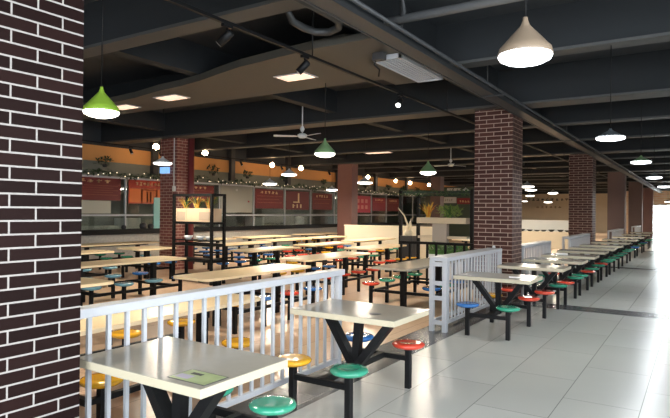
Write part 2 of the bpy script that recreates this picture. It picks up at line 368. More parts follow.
# long services
t = thing('cable_tray', 'dark grey cable tray running the length of the ceiling over the columns', 'cable tray')
put('tray', MB().box(-3.0, -2.80, 0.2, 57.6, 3.60, 3.63, pipe_m, 0.01).mesh('tray'), t)
put('lip', MB().box(-3.02, -3.0, 0.2, 57.6, 3.59, 3.66, pipe_m).mesh('lip'), t)
put('lip', MB().box(-2.80, -2.78, 0.2, 57.6, 3.59, 3.66, pipe_m).mesh('lip'), t)
put('pipe', MB().tube([(-2.68, 0.2, 3.64), (-2.68, 57.6, 3.64)], 0.022, pipe_m, 8).mesh('pipe'), t, label='thin pipe beside the tray')
for y in (3, 9, 15.5, 24, 33, 43, 53):
    put('hanger', MB().box(-3.01, -2.64, y, y+0.04, 3.575, 3.59, pipe_m).mesh('hanger'), t)
    put('rod', MB().tube([(-2.9, y+0.02, 3.62), (-2.9, y+0.02, 4.42)], 0.01, pipe_m, 6).mesh('rod'), t)
t = thing('ceiling_pipe', 'thick dark pipe with a hooked bend beside the cable tray', 'pipe')
put('main_pipe', MB().tube([(-3.25, 0.2, 3.74), (-3.25, 4.9, 3.74), (-3.27, 5.1, 3.74), (-3.36, 5.25, 3.73), (-3.52, 5.3, 3.72), (-3.66, 5.22, 3.72), (-3.70, 5.05, 3.73), (-3.70, 4.85, 3.74), (-3.70, 4.7, 3.9), (-3.70, 4.7, 4.42)], 0.042, pipe_m, 10).mesh('main_pipe'), t)
put('branch_pipe', MB().tube([(-3.12, 0.2, 3.76), (-3.12, 5.4, 3.76), (-3.05, 5.7, 3.78), (-2.85, 5.75, 3.8), (-2.75, 5.6, 3.9), (-2.75, 5.5, 4.42)], 0.035, pipe_m, 10).mesh('branch_pipe'), t)
t = thing('sprinkler_pipe', 'pale thin pipe crossing the ceiling above the aisle lamps', 'pipe')
put('pipe', MB().tube([(-3.0, 5.66, 3.84), (3.1, 5.66, 3.84)], 0.05, mat('grey_pipe', (0.13, 0.135, 0.14), 0.5), 8).mesh('pipe'), t)
for x in (-2.0, 0.5, 2.5): put('hanger', MB().tube([(x, 5.66, 3.88), (x, 5.66, 4.42)], 0.01, pipe_m, 6).mesh('hanger'), t)

# ------------------------------------------------------------------ track lights
t = thing('track_rail', 'thin black track rail hung under the ceiling along the hall edge', 'track rail')
put('rail', MB().box(-3.84, -3.80, 0.3, 40, 3.48, 3.51, blackm).mesh('rail'), t)
for y in (2.5, 5.4, 9.6, 14, 20, 28): put('rod', MB().tube([(-3.82, y, 3.5), (-3.82, y, 4.42)], 0.008, blackm, 6).mesh('rod'), t)
def spot(x, y, z, aim, lab, lit=False, group='track spotlights'):
    t = thing('track_spotlight', lab, 'spotlight', (x, y, z), group=group)
    put('adapter', MB().box(-0.02, 0.02, -0.06, 0.06, -0.03, 0.0, blackm).mesh('adapter'), t)
    put('stem', MB().tube([(0, 0, -0.02), (0, 0, -0.09)], 0.01, blackm, 6).mesh('stem'), t)
    a = Vector(aim).normalized(); c = Vector((0, 0, -0.11)); p0 = c - a*0.06; p1 = c + a*0.11
    hd = put('head', MB().tube([p0, p0+a*0.02, p1], [0.032, 0.042, 0.042], blackm, 14).mesh('head'), t)
    put('lens', MB().tube([p1, p1+a*0.004], 0.034, ledm if lit else steel_m, 14).mesh('lens'), hd)
spot(-3.82, 3.98, 3.48, (-0.75, -0.35, -0.75), 'black track spotlight, first along the rail from the dark brick column')
spot(-3.82, 5.25, 3.48, (-0.6, -0.4, -0.8), 'black track spotlight, second along the rail beside a duct light panel')
spot(-3.82, 7.7, 3.48, (0.12, -0.75, -0.65), 'lit track spotlight glowing white below the slatted air vent', True)
for k, (x, y) in enumerate([(-14.2, 10.8), (-14.2, 11.9), (-14.2, 15.6), (-14.2, 18.0), (-14.2, 21.5), (-14.2, 24.6), (-14.2, 28.3)]):
    spot(x, y, 3.55, (0.5, 0, -0.8), 'small black spotlight, %s along the orange wall band from the dark brick column' % ORD[k], group='spotlights along the orange band')
t = thing('track_rail', 'thin dark track rail in front of the orange wall band', 'track rail')
put('rail', MB().box(-14.22, -14.18, 6, 36, 3.55, 3.58, blackm).mesh('rail'), t)
for y in (8, 14, 20, 26, 32): put('rod', MB().tube([(-14.2, y, 3.56), (-14.2, y, 4.42)], 0.008, blackm, 6).mesh('rod'), t)

# ------------------------------------------------------------------ pendant lamps
def pendant(x, y, z, D, sm, lm, lab, tall=1.0, group='pendant lamps'):
    """z is the rim height"""
    t = thing('pendant_lamp', lab, 'pendant lamp', (x, y, z), group=group); R = D/2; h = D*0.78*tall
    prof = [(R*0.995, R*0.12), (R*1.01, R*0.15), (R*0.95, h*0.24), (R*0.80, h*0.34), (R*0.56, h*0.52), (R*0.33, h*0.68), (R*0.17, h*0.80), (R*0.10, h*0.92), (R*0.09, h), (0.0, h)]
    inner = [(r*0.95, zz*0.97) for r, zz in prof[:-1]][::-1]
    sh = put('shade', MB().lathe(prof, sm, 32).mesh('shade'), t)
    q = 1.0 if tall > 0.8 else 0.45
    put('diffuser', MB().lathe([(0, -R*0.26*q), (R*0.40, -R*0.23*q), (R*0.72, -R*0.15*q), (R*0.93, -R*0.04*q), (R*0.99, R*0.08), (R*0.93, R*0.2), (0, R*0.22)], lm, 32).mesh('diffuser'), sh)
    l = bpy.data.lights.new('lamp_light', 'AREA'); l.shape = 'DISK'; l.size = D*0.9; cool = lm is lampw
    l.color = (0.90, 0.95, 1.0) if cool else (1.0, 0.89, 0.72); l.energy = (LW if cool else LN)*PI*PI*(D*0.47)**2*1.1
    lo = bpy.data.objects.new('lamp_light', l); COL.objects.link(lo); lo.location = (0, 0, -R*0.26*q-0.004); lo.parent = t
    put('cord', MB().tube([(0, 0, h*0.98), (0, 0, ZC-z)], 0.006, blackm, 6).mesh('cord'), t)
    put('ceiling_cap', MB().lathe([(0, 0), (0.05, 0), (0.05, -0.03), (0, -0.03)], blackm, 12, (0, 0, ZC-z)).mesh('ceiling_cap'), t)
    return t
pendant(-0.84, 3.28, 2.58, 0.30, shade_beige, lampw, 'beige pendant lamp glowing over the front of the aisle')
pendant(-0.94, 7.77, 2.63, 0.34, shade_slate, lampw, 'wide flat pendant lamp, second along the aisle', 0.5)
pendant(-0.89, 11.49, 2.62, 0.34, shade_sage, lampw, 'sage pendant lamp, third along the aisle', 0.5)
pendant(-0.98, 16.5, 2.62, 0.36, shade_slate, lampw, 'small looking pendant lamp, fourth along the aisle', 0.5)
pendant(-1.05, 23.0, 2.66, 0.42, shade_slate, lampw, 'pendant lamp, fifth along the aisle before the doorway', 0.5)
pendant(-4.68, 3.23, 2.585, 0.32, shade_green, lampn, 'lime green pendant lamp beside the dark brick column', 1.0)
pendant(-5.15, 7.66, 2.62, 0.34, shade_sage, lampn, 'sage green pendant lamp below the ceiling fan', 1.0)
pendant(-5.4, 12.41, 2.62, 0.38, shade_sage, lampn, 'sage green pendant lamp over the hall middle by the black railing', 1.0)
for k, (x, y) in enumerate(((-0.9, -1.8), (1.8, 0.0), (1.8, 5.0), (1.8, 11.0), (1.8, 18.0))):
    pendant(x, y, 2.6, 0.4, shade_beige, lampw, 'beige pendant lamp over the window side of the aisle, %s from the rear window' % ORD[k])
for x, y, z, D, l in ((-9.95, 8.4, 2.70, 0.40, 'white pendant lamp in front of the red brick column'), (-9.74, 12.69, 2.70, 0.44, 'white pendant lamp below the orange band left of the fan'),
                      (-12.73, 15.48, 2.62, 0.50, 'flat white pendant lamp close to the kitchen windows, before the paper-covered window'), (-11.5, 17.6, 2.47, 0.42, 'flat white pendant lamp beside the reddish brown column'),
                      (-9.22, 16.08, 2.62, 0.5, 'pendant lamp behind the reddish brown column'),
                      (-5.33, 21.26, 2.65, 0.5, 'white pendant lamp beside the brown brick column, upper one'), (-6.39, 30.7, 2.72, 0.5, 'white pendant lamp seen between the two brick columns'),
                      (-9.5, 44, 2.5, 0.6, 'far white pendant lamp below the beige wall top')):
    pendant(x, y, z, D, shade_white, lampn, l, 0.55)
for x, y, l in ((-6.4, 26.2, 'nearer the counter'), (-9.6, 26.6, 'farther along the cream counter'), (-8.6, 35, 'deep in the far hall'), (-6.2, 40, 'deep in the far hall beside the plain columns'), (-11.2, 40.5, 'before the beige end wall'), (-8.0, 50.5, 'nearest the beige end wall'), (-13.0, 51, 'close to the beige wall corner'), (-1.0, 33, 'sixth along the aisle'), (-1.0, 43, 'seventh along the aisle'), (-2.2, 54, 'right before the bright doorway')):
    pendant(x, y, 2.72, 0.5, shade_white, lampn, 'small far pendant lamp '+l, 0.5, 'far pendant lamps')
for gi, (y, z) in enumerate(((11.97, 3.68), (14.08, 3.68), (17.76, 3.54), (19.73, 3.55), (22.97, 3.54), (25.6, 3.49), (28.8, 3.45), (30.7, 3.42), (33.5, 3.43))):
    t = thing('globe_lamp', 'warm white globe lamp, %s along the orange wall band from the dark brick column' % ORD[gi], 'globe lamp', (-14.5, y, z), group='globe lamps along the orange band')
    put('globe', MB().lathe([(0.0, -0.10), (0.05, -0.087), (0.087, -0.05), (0.10, 0), (0.087, 0.05), (0.05, 0.087), (0.0, 0.10)], bulbm, 16).mesh('globe'), t)
    put('cord', MB().tube([(0, 0, 0.09), (0, 0, ZC-z)], 0.006, blackm, 6).mesh('cord'), t)

# ------------------------------------------------------------------ ceiling fans
def fan(x, y, rz, lab):
    z = 3.42; t = thing('ceiling_fan', lab, 'ceiling fan', (x, y, z), rz, 'ceiling fans')
    put('rod', MB().tube([(0, 0, 0.05), (0, 0, ZC-z)], 0.014, shade_white, 8).mesh('rod'), t)
    put('canopy', MB().lathe([(0, 0.22), (0.03, 0.22), (0.055, 0.16), (0.03, 0.1), (0, 0.1)], shade_white, 14).mesh('canopy'), t)
    put('motor', MB().lathe([(0, -0.05), (0.07, -0.045), (0.11, -0.01), (0.11, 0.03), (0.06, 0.06), (0, 0.07)], shade_white, 20).mesh('motor'), t)
    for k in range(3):
        a = k*2*PI/3; c, s = math.cos(a), math.sin(a); b = MB()
        b.prism([(0.09, -0.02), (0.2, -0.05), (0.62, -0.07), (0.66, -0.04), (0.66, 0.05), (0.62, 0.07), (0.2, 0.05), (0.09, 0.02)], -0.012, -0.004, shade_white)
        bmesh.ops.rotate(b.bm, verts=b.bm.verts, cent=(0, 0, 0), matrix=Matrix.Rotation(math.radians(9), 3, 'X'))
        bmesh.ops.rotate(b.bm, verts=b.bm.verts, cent=(0, 0, 0), matrix=Matrix.Rotation(a, 3, 'Z'))
        put('blade', b.mesh('blade'), t)
fan(-7.69, 10.5, -0.35, 'white three-bladed ceiling fan above a sage pendant lamp')
fan(-7.64, 19.6, 1.0, 'white three-bladed ceiling fan seen beside the brown brick column')

# ------------------------------------------------------------------ shared furniture meshes
def seat_mesh(c, seg=28):
    return MB().lathe([(0.0, -0.03), (0.10, -0.03), (0.135, -0.022), (0.155, -0.006), (0.16, 0.008), (0.152, 0.020), (0.13, 0.027), (0.08, 0.024), (0.0, 0.021)], SEAT[c], seg).mesh('seat')
SM = {c: seat_mesh(c) for c in SEAT}
POST = MB().box(-0.027, 0.027, -0.027, 0.027, 0, 0.395, blackm, 0.004).mesh('stool_post')
PLATE = MB().box(-0.07, 0.07, -0.07, 0.07, -0.037, -0.028, blackm).mesh('seat_plate')
XB = MB().box(-0.27, 0.27, -0.022, 0.022, 0.262, 0.312, blackm, 0.004).mesh('stool_bar')
TS = 0.80
def aisle_table(x, y, cols, lab, dy=0.0, hy=0.36, so=0.55, extra=None):
    """cols: near-left, near-right, far-left, far-right"""
    t = thing('canteen_table', lab, 'canteen table', (x, y, 0), group='four-seat tables along the aisle')
    b = MB().box(-0.535, 0.535, dy-hy+0.002, dy+hy-0.002, TS-0.052, TS-0.003, edgem, 0.004); b.box(-0.535, 0.535, dy-hy+0.002, dy+hy-0.002, TS-0.003, TS, topm)
    put('tabletop', b.mesh('tabletop'), t)
    b = MB().box(-0.4, -0.28, dy-0.06, dy+0.06, TS-0.058, TS-0.052, blackm); b.box(0.28, 0.40, dy-0.06, dy+0.06, TS-0.058, TS-0.052, blackm); b.box(-0.05, 0.05, dy-0.05, dy+0.05, TS-0.058, TS-0.052, blackm)
    put('mounting_plate', b.mesh('mounting_plate'), t)
    for s in (-1, 1): put('brace', MB().bar((0, dy*0.3, 0.27), (s*0.36, dy, TS-0.055), 0.065, 0.095, blackm, (0, 1, 0)).mesh('brace'), t)
    put('centre_post', MB().bar((0, dy*0.3, 0.26), (0, dy, TS-0.055), 0.07, 0.07, blackm).mesh('centre_post'), t)
    put('frame_rail', MB().box(-0.03, 0.03, -so, so, 0.258, 0.316, blackm, 0.004).mesh('frame_rail'), t)
    for k, c in enumerate(cols):
        sx = -0.28 if k % 2 == 0 else 0.28; sy = -so if k < 2 else so
        put('stool_post', POST, t, (sx, sy, 0))
        se = put('seat', SM[c], t, (sx, sy, 0.42), label=CN[c]+' round seat'); put('seat_plate', PLATE, se)
    for s in (-1, 1): put('stool_bar', XB, t, (0, s*so, 0))
    return t
T1 = aisle_table(-2.63, 2.36, 'bggg', 'pale laminate four-seat table beside the dark brick column, green seats and a square sticker', 0.02)
b = MB(); z = TS
b.box(-2.40, -2.12, 2.07, 2.25, z, z+0.002, dark_m); b.box(-2.392, -2.128, 2.077, 2.243, z+0.001, z+0.0028, sticker_m); b.box(-2.38, -2.28, 2.10, 2.16, z+0.002, z+0.0034, lilac_m)
b.box(-2.34, -2.26, 2.18, 2.21, z+0.002, z+0.0034, dark_m)
bmesh.ops.translate(b.bm, verts=b.bm.verts, vec=(2.63, -2.36, 0)); put('sticker', b.mesh('sticker'), T1, label='square green and lilac sticker with a dark edge')
T2 = aisle_table(-2.635, 4.43, 'ygbr', 'pale four-seat table by the first fence end with yellow, green, blue and red seats', 0.09)
put('sticker', MB().lathe([(0, 0.003), (0.05, 0.002), (0.055, 0)], dark_m, 20, (0.24, -0.05, TS)).mesh('sticker'), T2, label='small dark oval sticker')
T3 = aisle_table(-2.42, 8.15, 'bgyr', 'four-seat table beside the second white fence, blue and green seats in front', -0.08)
aisle_table(-2.38, 10.05, 'rrgg', 'four-seat table before the brown brick column, red seats in front and green behind', -0.04, 0.34, 0.52)
aisle_table(-2.36, 11.62, 'grgg', 'four-seat table right beside the brown brick column, one red seat', 0, 0.34, 0.50)
aisle_table(-2.36, 13.1, 'rggr', 'four-seat table just past the brown brick column, beside the third fence', 0, 0.34, 0.48)
aisle_table(-2.38, 14.8, 'gggg', 'four-seat table with green seats at the end of the third fence', 0, 0.34, 0.5)
aisle_table(-2.38, 16.3, 'grgg', 'four-seat table in the gap between the third and fourth fences', 0, 0.34, 0.5)
aisle_table(-2.38, 17.9, 'gggg', 'four-seat table beside the middle of the fourth fence', 0, 0.34, 0.5)
aisle_table(-2.38, 20.0, 'ggrg', 'four-seat table with one red seat beside the end of the fourth fence', 0, 0.34, 0.5)
aisle_table(-2.38, 22.4, 'gggg', 'four-seat table just past the second brown brick column', 0, 0.34, 0.5)
aisle_table(-2.38, 25.2, 'gbgg', 'four-seat table with one blue seat, third from the bright doorway', 0, 0.34, 0.5)
aisle_table(-2.38, 28.4, 'gggb', 'four-seat table, last but one toward the bright doorway', 0, 0.34, 0.5)
aisle_table(-2.38, 32.0, 'gggg', 'four-seat table, last one toward the bright doorway', 0, 0.34, 0.5)
def paper(x, y, rz, lab):
    put('paper_sheet', MB().box(-0.09, 0.09, -0.06, 0.06, 0, 0.004, paper_m).mesh('paper_sheet'), None, (x, y, TS), rz, lab, 'paper')
paper(-2.15, 8.0, 0.3, 'white paper sheet lying on the table beside the second fence')
b = MB().box(-0.12, 0.12, -0.09, 0.09, 0, 0.02, paper_m); put('paper_sheet', b.mesh('paper_sheet'), None, (-2.55, 13.2, TS), 0.2, 'white paper pad on the table past the brown brick column', 'paper')

# hall tables
TH = 0.76; HP = MB().box(-0.045, 0.045, -0.045, 0.045, 0.0, TH-0.04, blackm, 0.004).mesh('table_post')
def hall_table(x0, x1, y0, y1, left, right, lab, sp=0.62, so=0.58, tm=None):
    cx, cy = (x0+x1)/2, (y0+y1)/2; hx, hy = (x1-x0)/2, (y1-y0)/2
    t = thing('dining_table', lab, 'dining table', (cx, cy, 0), group='long dining tables in the hall')
    # rounded corner top
    r = 0.09; pts = []
    for sx, sy, a0 in ((1, 1, 0), (-1, 1, 90), (-1, -1, 180), (1, -1, 270)):
        for k in range(4):
            a = math.radians(a0+30*k); pts.append((sx*(hx-r)+r*math.cos(a), sy*(hy-r)+r*math.sin(a)))
    put('tabletop', MB().prism(pts, TH-0.035, TH, tm or woodm).mesh('tabletop'), t)
    put('under_frame', MB().box(-0.03, 0.03, -hy+0.2, hy-0.2, TH-0.085, TH-0.036, blackm).mesh('under_frame'), t)
    for s in (-1, 1):
        put('table_post', HP, t, (0, s*(hy-0.55), 0))
        put('cross_bar', MB().box(-so, so, -0.025, 0.025, 0.26, 0.31, blackm).mesh('cross_bar'), t, (0, s*(hy-0.55), 0))
    for sx, cols in ((-1, left), (1, right)):
        n = len(cols); L = sp*(n-1)/2
        put('side_bar', MB().box(-0.022, 0.022, -max(L, hy-0.55)-0.02, max(L, hy-0.55)+0.02, 0.265, 0.31, blackm).mesh('side_bar'), t, (sx*so, 0, 0))
        for k, c in enumerate(cols):
            p = (sx*so, -L+k*sp, 0)
            put('stool_post', POST, t, p); put('seat', SM[c], t, (p[0], p[1], 0.42), label=CN[c]+' round seat')
    return t
hall_table(-4.71, -3.97, 1.95, 4.75, 'yyyy', 'yyy', 'long pale wood table right behind the first white fence, yellow seats', 0.74, 0.60)
hall_table(-4.70, -3.97, 8.4, 11.1, 'rggg', 'bgbg', 'long table, top darkened to stand for shade, behind the second white fence, red and green seats', 0.62, tm=topm)  # darker laminate puts the shade over this table into its colour
hall_table(-6.30, -5.57, 5.48, 7.96, 'ggyr', 'ybrb', 'long table seen over the first fence with yellow, blue and red seats')
hall_table(-7.02, -6.28, 8.8, 11.3, 'yybb', 'rrrr', 'long table with red seats past the end of the first fence')
hall_table(-7.75, -7.0, 12.4, 14.7, 'rrgg', 'rryy', 'long table next to the foot of the black railing')
hall_table(-7.13, -6.38, 2.3, 4.66, 'yyyy', 'yytt', 'long table with a yellow seat at the edge of the dark brick column')
hall_table(-9.2, -8.45, 5.15, 7.8, 'bttb', 'tttb', 'long table with pale blue seats below the black plant shelf')
hall_table(-9.4, -8.7, 9.9, 11.9, 'bbgg', 'gbyy', 'long table with green and blue seats just before the black plant shelf')
hall_table(-9.55, -8.8, 12.6, 14.8, 'rrry', 'yrbb', 'long table between two others in the hall middle, red seats')
hall_table(-9.8, -9.05, 15.5, 18.1, 'ggbb', 'rygg', 'long table before the cream partition')
hall_table(-11.75, -11.0, 5.55, 8.0, 'gggt', 'gttt', 'long table with green seats nearest the kitchen beside the dark column')
hall_table(-11.9, -10.95, 8.62, 9.75, 'ggg'[:2], 'bb', 'short table left of the black plant shelf', 0.5)
hall_table(-11.5, -10.8, 11.1, 13.3, 'bbb', 'bbb', 'long table behind the black plant shelf, blue seats')
hall_table(-11.9, -11.15, 13.75, 15.9, 'bbg', 'rrb', 'long table in line behind the shelf toward the kitchen')
hall_table(-11.95, -11.2, 16.3, 18.3, 'ryy', 'yrb', 'long table near the reddish brown column, yellow seats')
hall_table(-13.9, -13.15, 8.4, 11.1, 'ggg', 'ggt', 'long table along the kitchen wall before the red brick column')
hall_table(-13.8, -13.05, 14.7, 17.2, 'bbb', 'bbg', 'long table past the red brick column near the kitchen')
hall_table(-13.9, -13.15, 18.3, 20.9, 'yyy', 'yry', 'long table near the kitchen, just short of the reddish column')
hall_table(-13.8, -13.05, 12.0, 14.2, 'bbb', 'bbb', 'long table tight to the kitchen ledge below the grey covered window')
hall_table(-13.9, -13.15, 21.8, 24.2, 'rrr', 'rrr', 'long table tight to the kitchen ledge below the red posters')
hall_table(-4.75, -4.0, 14.6, 17.0, 'ygy', 'gyg', 'long table behind the black railing and the brown brick column')
hall_table(-7.3, -6.6, 18.8, 21.3, 'bgb', 'gyb', 'long table behind the planter counter')

# ------------------------------------------------------------------ white fences
def fence(name_label, x, y0, y1, h, wide, bars=0.137, posts=(True, True)):
    t = thing('white_fence', name_label, 'fence', (x, y0, 0), group='white fences along the aisle'); L = y1-y0; xs = (-wide/2, wide/2) if wide > 0.1 else (0,)
    w2 = wide/2 + 0.025
    put('top_rail', MB().box(-w2-0.01, w2+0.01, 0, L, h-0.06, h, whitem, 0.008).mesh('top_rail'), t)
    for x_ in xs: put('bottom_rail', MB().box(x_-0.02, x_+0.02, 0, L, 0.11, 0.16, whitem, 0.005).mesh('bottom_rail'), t)
    n = int(L/bars); bm_ = MB().box(-0.012, 0.012, -0.014, 0.014, 0.155, h-0.048, whitem).mesh('baluster')
    for x_ in xs[-1:]:
        for k in range(1, n): put('baluster', bm_, t, (x_, k*L/n, 0))
    ends = [e for e, p in ((0.03, posts[0]), (L-0.03, posts[1])) if p]
    for x_ in xs:
        for e in ends: put('post', MB().box(-0.03, 0.03, -0.03, 0.03, 0, h-0.045, whitem, 0.004).mesh('post'), t, (x_, e, 0))
    return t
fence('white slatted metal fence behind the first two aisle tables', -3.2, 2.0, 5.07, 1.09, 0.06, 0.137)
f2 = fence('white double-sided metal fence in front of the brown brick column', -3.12, 7.56, 10.2, 1.06, 0.2, 0.137)
b = MB()
b.box(-0.13, -0.065, -0.012, 0.0, 0.0, 1.01, whitem); b.box(0.065, 0.13, -0.012, 0.0, 0.0, 1.01, whitem)
for z in (0.1, 0.45, 0.66, 0.93): b.box(-0.07, 0.07, -0.012, 0.0, z, z+0.06, whitem)
put('end_panel', b.mesh('end_panel'), f2)
put('finial', MB().lathe([(0, 0.05), (0.02, 0.045), (0.03, 0.02), (0.025, 0.0), (0, 0)], whitem, 12, (0, 2.58, 1.06)).mesh('finial'), f2)
fence('white fence just past the brown brick column', -3.15, 11.9, 14.45, 1.03, 0.16, 0.137)
fence('white fence running up to the second brown brick column', -3.15, 16.9, 20.3, 1.04, 0.16, 0.137)
fence('white fence between the second brick column and the plain brown one', -3.15, 26.3, 30.1, 1.0, 0.16, 0.2)
fence('far white fence before the last plain columns', -3.15, 36.2, 39.8, 1.0, 0.16, 0.24)

# black railing in the hall
t = thing('metal_railing', 'low black metal railing across the hall behind the second white fence', 'railing', (-6.0, 12.2, 0))
put('top_rail', MB().box(0, 2.05, -0.03, 0.03, 0.95, 1.01, blackm).mesh('top_rail'), t); put('bottom_rail', MB().box(0, 2.05, -0.02, 0.02, 0.12, 0.16, blackm).mesh('bottom_rail'), t)
bm_ = MB().box(-0.022, 0.022, -0.022, 0.022, 0, 0.96, blackm).mesh('bar')
for k in range(10): put('bar', bm_, t, (0.02+k*0.223, 0, 0))

# hedge planter
def leafball(b, x0, x1, y0, y1, z0, z1, n, m, s=0.06):
    for _ in range(n):
        p = Vector((random.uniform(x0, x1), random.uniform(y0, y1), random.uniform(z0, z1)))
        d = Vector((random.uniform(-1, 1), random.uniform(-1, 1), random.uniform(-0.2, 1))).normalized()*s*random.uniform(0.7, 1.4)
        b.blade(p, p+d, s*0.5, 0.006, m, 3)
t = thing('hedge_planter', 'white planter box of low green hedge plants behind the second fence', 'planter', (-5.4, 13.7, 0))
put('box', MB().box(-0.5, 0.5, -0.16, 0.16, 0, 0.62, whitem, 0.01).mesh('box'), t)
b = MB(); b.box(-0.46, 0.46, -0.13, 0.13, 0.58, 0.74, leafg_m); leafball(b, -0.52, 0.52, -0.18, 0.18, 0.64, 0.88, 650, leafg_m, 0.07)
put('foliage', b.mesh('foliage'), t)

# ------------------------------------------------------------------ black plant shelf (left)
def grassy(cx, cy, z, n, mats, hgt, spread, w=0.03):
    b = MB()
    for k in range(n):
        a = random.uniform(0, 2*PI); s = random.uniform(0.2, 1)*spread; h = hgt*random.uniform(0.55, 1.0)
        b.blade((cx+random.uniform(-0.06, 0.06), cy+random.uniform(-0.03, 0.03), z), (cx+math.cos(a)*s, cy+math.sin(a)*s*0.6, z+h), w, 0.05, random.choice(mats), 5)
    return b
t = thing('plant_shelf', 'tall black open-frame shelf before the red brick column holding wooden planters', 'shelf', (-9.86, 9.4, 0))
for sx in (-1, 1):
    for sy in (-1, 1): put('post', MB().box(-0.028, 0.028, -0.028, 0.028, 0, 2.07, blackm).mesh('post'), t, (sx*0.62, sy*0.2, 0))
for z in (0.12, 0.5, 0.87, 1.37, 2.02):
    b = MB()
    for sy in (-1, 1): b.box(-0.6, 0.6, sy*0.2-0.025, sy*0.2+0.025, z, z+0.05, blackm)
    for sx in (-1, 1): b.box(sx*0.62-0.025, sx*0.62+0.025, -0.2, 0.2, z, z+0.05, blackm)
    put('frame_rails', b.mesh('frame_rails'), t)
for z in (0.5, 0.93): put('shelf_board', MB().box(-0.6, 0.6, -0.18, 0.18, z+0.05, z+0.07, blackm).mesh('shelf_board'), t)
def planter(x, y, z, w, d, h, lab, plant=True, inset=True, mats=(leafo_m, leafy_m, leafg_m)):
    t = thing('wooden_planter', lab, 'planter', (x, y, z), group='wooden planters on the black shelf')
    b = MB().box(-w/2, w/2, -d/2, d/2, 0, h, peach_m, 0.006)
    put('box', b.mesh('box'), t)
    if inset: put('inset_panel', MB().box(-w/2+0.04, w/2-0.04, -d/2-0.006, -d/2, 0.04, h-0.08, taupe_m).mesh('inset_panel'), t)
    if plant: put('leaves', grassy(0, 0, h-0.01, 26, mats, 0.30, 0.34).mesh('leaves'), t)
planter(-10.29, 9.4, 1.422, 0.36, 0.30, 0.31, 'wooden planter with a taupe inset at the outer end of the black shelf', True)
planter(-9.91, 9.4, 1.422, 0.38, 0.30, 0.31, 'plain peach wooden planter, second on the black shelf, orange grass leaves', True, False)
planter(-9.5, 9.4, 1.422, 0.42, 0.34, 0.31, 'wooden planter with a taupe inset and green leaves at the lamp side of the shelf', True, True, (leafo_m, leafg_m, leafl_m))
for k, (x, c) in enumerate(((-10.2, 'outermost of three white bowls under the shelf planters'), (-9.8, 'middle one of three white bowls under the shelf planters'), (-9.5, 'innermost of three white bowls under the shelf planters'))):
    put('white_bowl', MB().lathe([(0, 0), (0.05, 0), (0.09, 0.04), (0.11, 0.09), (0.10, 0.09), (0.08, 0.04), (0, 0.02)], paper_m, 20).mesh('white_bowl'), None, (x, 9.4, 1.00), 0, c, 'bowl', 'white bowls on the shelf')

# shelf / trellis on the right side of the hall
t = thing('trellis_frame', 'tall black post frame with a green vine-wrapped top bar in the hall', 'trellis', (-6.55, 15.6, 0))
for x, y in ((-1.12, 0), (-0.72, 0.4), (1.12, 0), (1.12, 0.4)): put('post', MB().box(-0.045, 0.045, -0.045, 0.045, 0, 2.36, blackm).mesh('post'), t, (x, y, 0))
put('top_bar', MB().box(-1.14, 1.14, -0.03, 0.03, 2.25, 2.32, mat('dark_green_metal', (0.02, 0.05, 0.035), 0.5)).mesh('top_bar'), t)
put('back_bar', MB().box(-0.74, 1.14, 0.37, 0.43, 2.18, 2.24, MATS['dark_green_metal']).mesh('back_bar'), t)
b = MB(); leafball(b, -1.1, 1.1, -0.08, 0.12, 2.18, 2.34, 260, leafg_m, 0.07); put('vine', b.mesh('vine'), t)
t = thing('planter_counter', 'high cream planter ledge on a grey pedestal beside the vine-wrapped frame', 'planter counter', (-6.27, 15.55, 0))
put('trough', MB().box(-0.80, 0.72, -0.12, 0.22, 1.37, 1.54, cream_m, 0.01).mesh('trough'), t)
put('pedestal', MB().box(-0.33, 0.12, -0.05, 0.15, 0, 1.37, greyp_m, 0.01).mesh('pedestal'), t)
put('ledge', MB().box(-0.8, 0.72, -0.02, 0.22, 0.93, 1.0, cream_m).mesh('ledge'), t)
put('potted_grass', grassy(0, 0, 0, 34, (leafo_m, leafy_m), 0.48, 0.36, 0.05).mesh('potted_grass'), None, (-6.78, 15.6, 1.54), 0, 'orange grass plant on the high cream planter ledge', 'plant')
b = grassy(0, 0, 0, 40, (leafg_m, leafl_m), 0.42, 0.4, 0.06); leafball(b, -0.35, 0.35, -0.1, 0.1, 0.02, 0.32, 160, leafl_m, 0.1)
put('potted_fern', b.mesh('potted_fern'), None, (-6.1, 15.6, 1.54), 0, 'bushy green plant on the high cream planter ledge', 'plant')
t = thing('branch_vase', 'bleached bare branches in a low pot left of the cream planter ledge', 'branch arrangement', (-7.2, 15.15, 0))
put('stand', MB().box(-0.2, 0.2, -0.15, 0.15, 0, 1.0, dark_m, 0.01).mesh('stand'), t)
put('pot', MB().lathe([(0, 1.0), (0.09, 1.0), (0.13, 1.08), (0.10, 1.16), (0, 1.14)], branch_m, 18).mesh('pot'), t)
for k, pts in enumerate(([(0, 0, 1.12), (-0.03, 0, 1.35), (-0.15, 0.02, 1.6), (-0.36, 0.03, 1.82)], [(0.02, 0, 1.12), (0.05, 0.03, 1.4), (0.14, 0.05, 1.55)], [(0, 0, 1.12), (0.1, -0.04, 1.3), (0.12, -0.06, 1.5)])):
    put('branch', MB().tube(pts, [0.04, 0.032, 0.026, 0.012][:len(pts)], branch_m, 8).mesh('branch'), t)

# cream partition
t = thing('cream_partition', 'long low cream partition wall across the back of the hall', 'partition', (-9.6, 18.6, 0))
put('panel', MB().box(-1.95, 1.85, 0, 0.14, 0, 1.14, cream_m).mesh('panel'), t); put('cap', MB().box(-1.97, 1.87, -0.02, 0.16, 1.14, 1.18, branch_m).mesh('cap'), t)

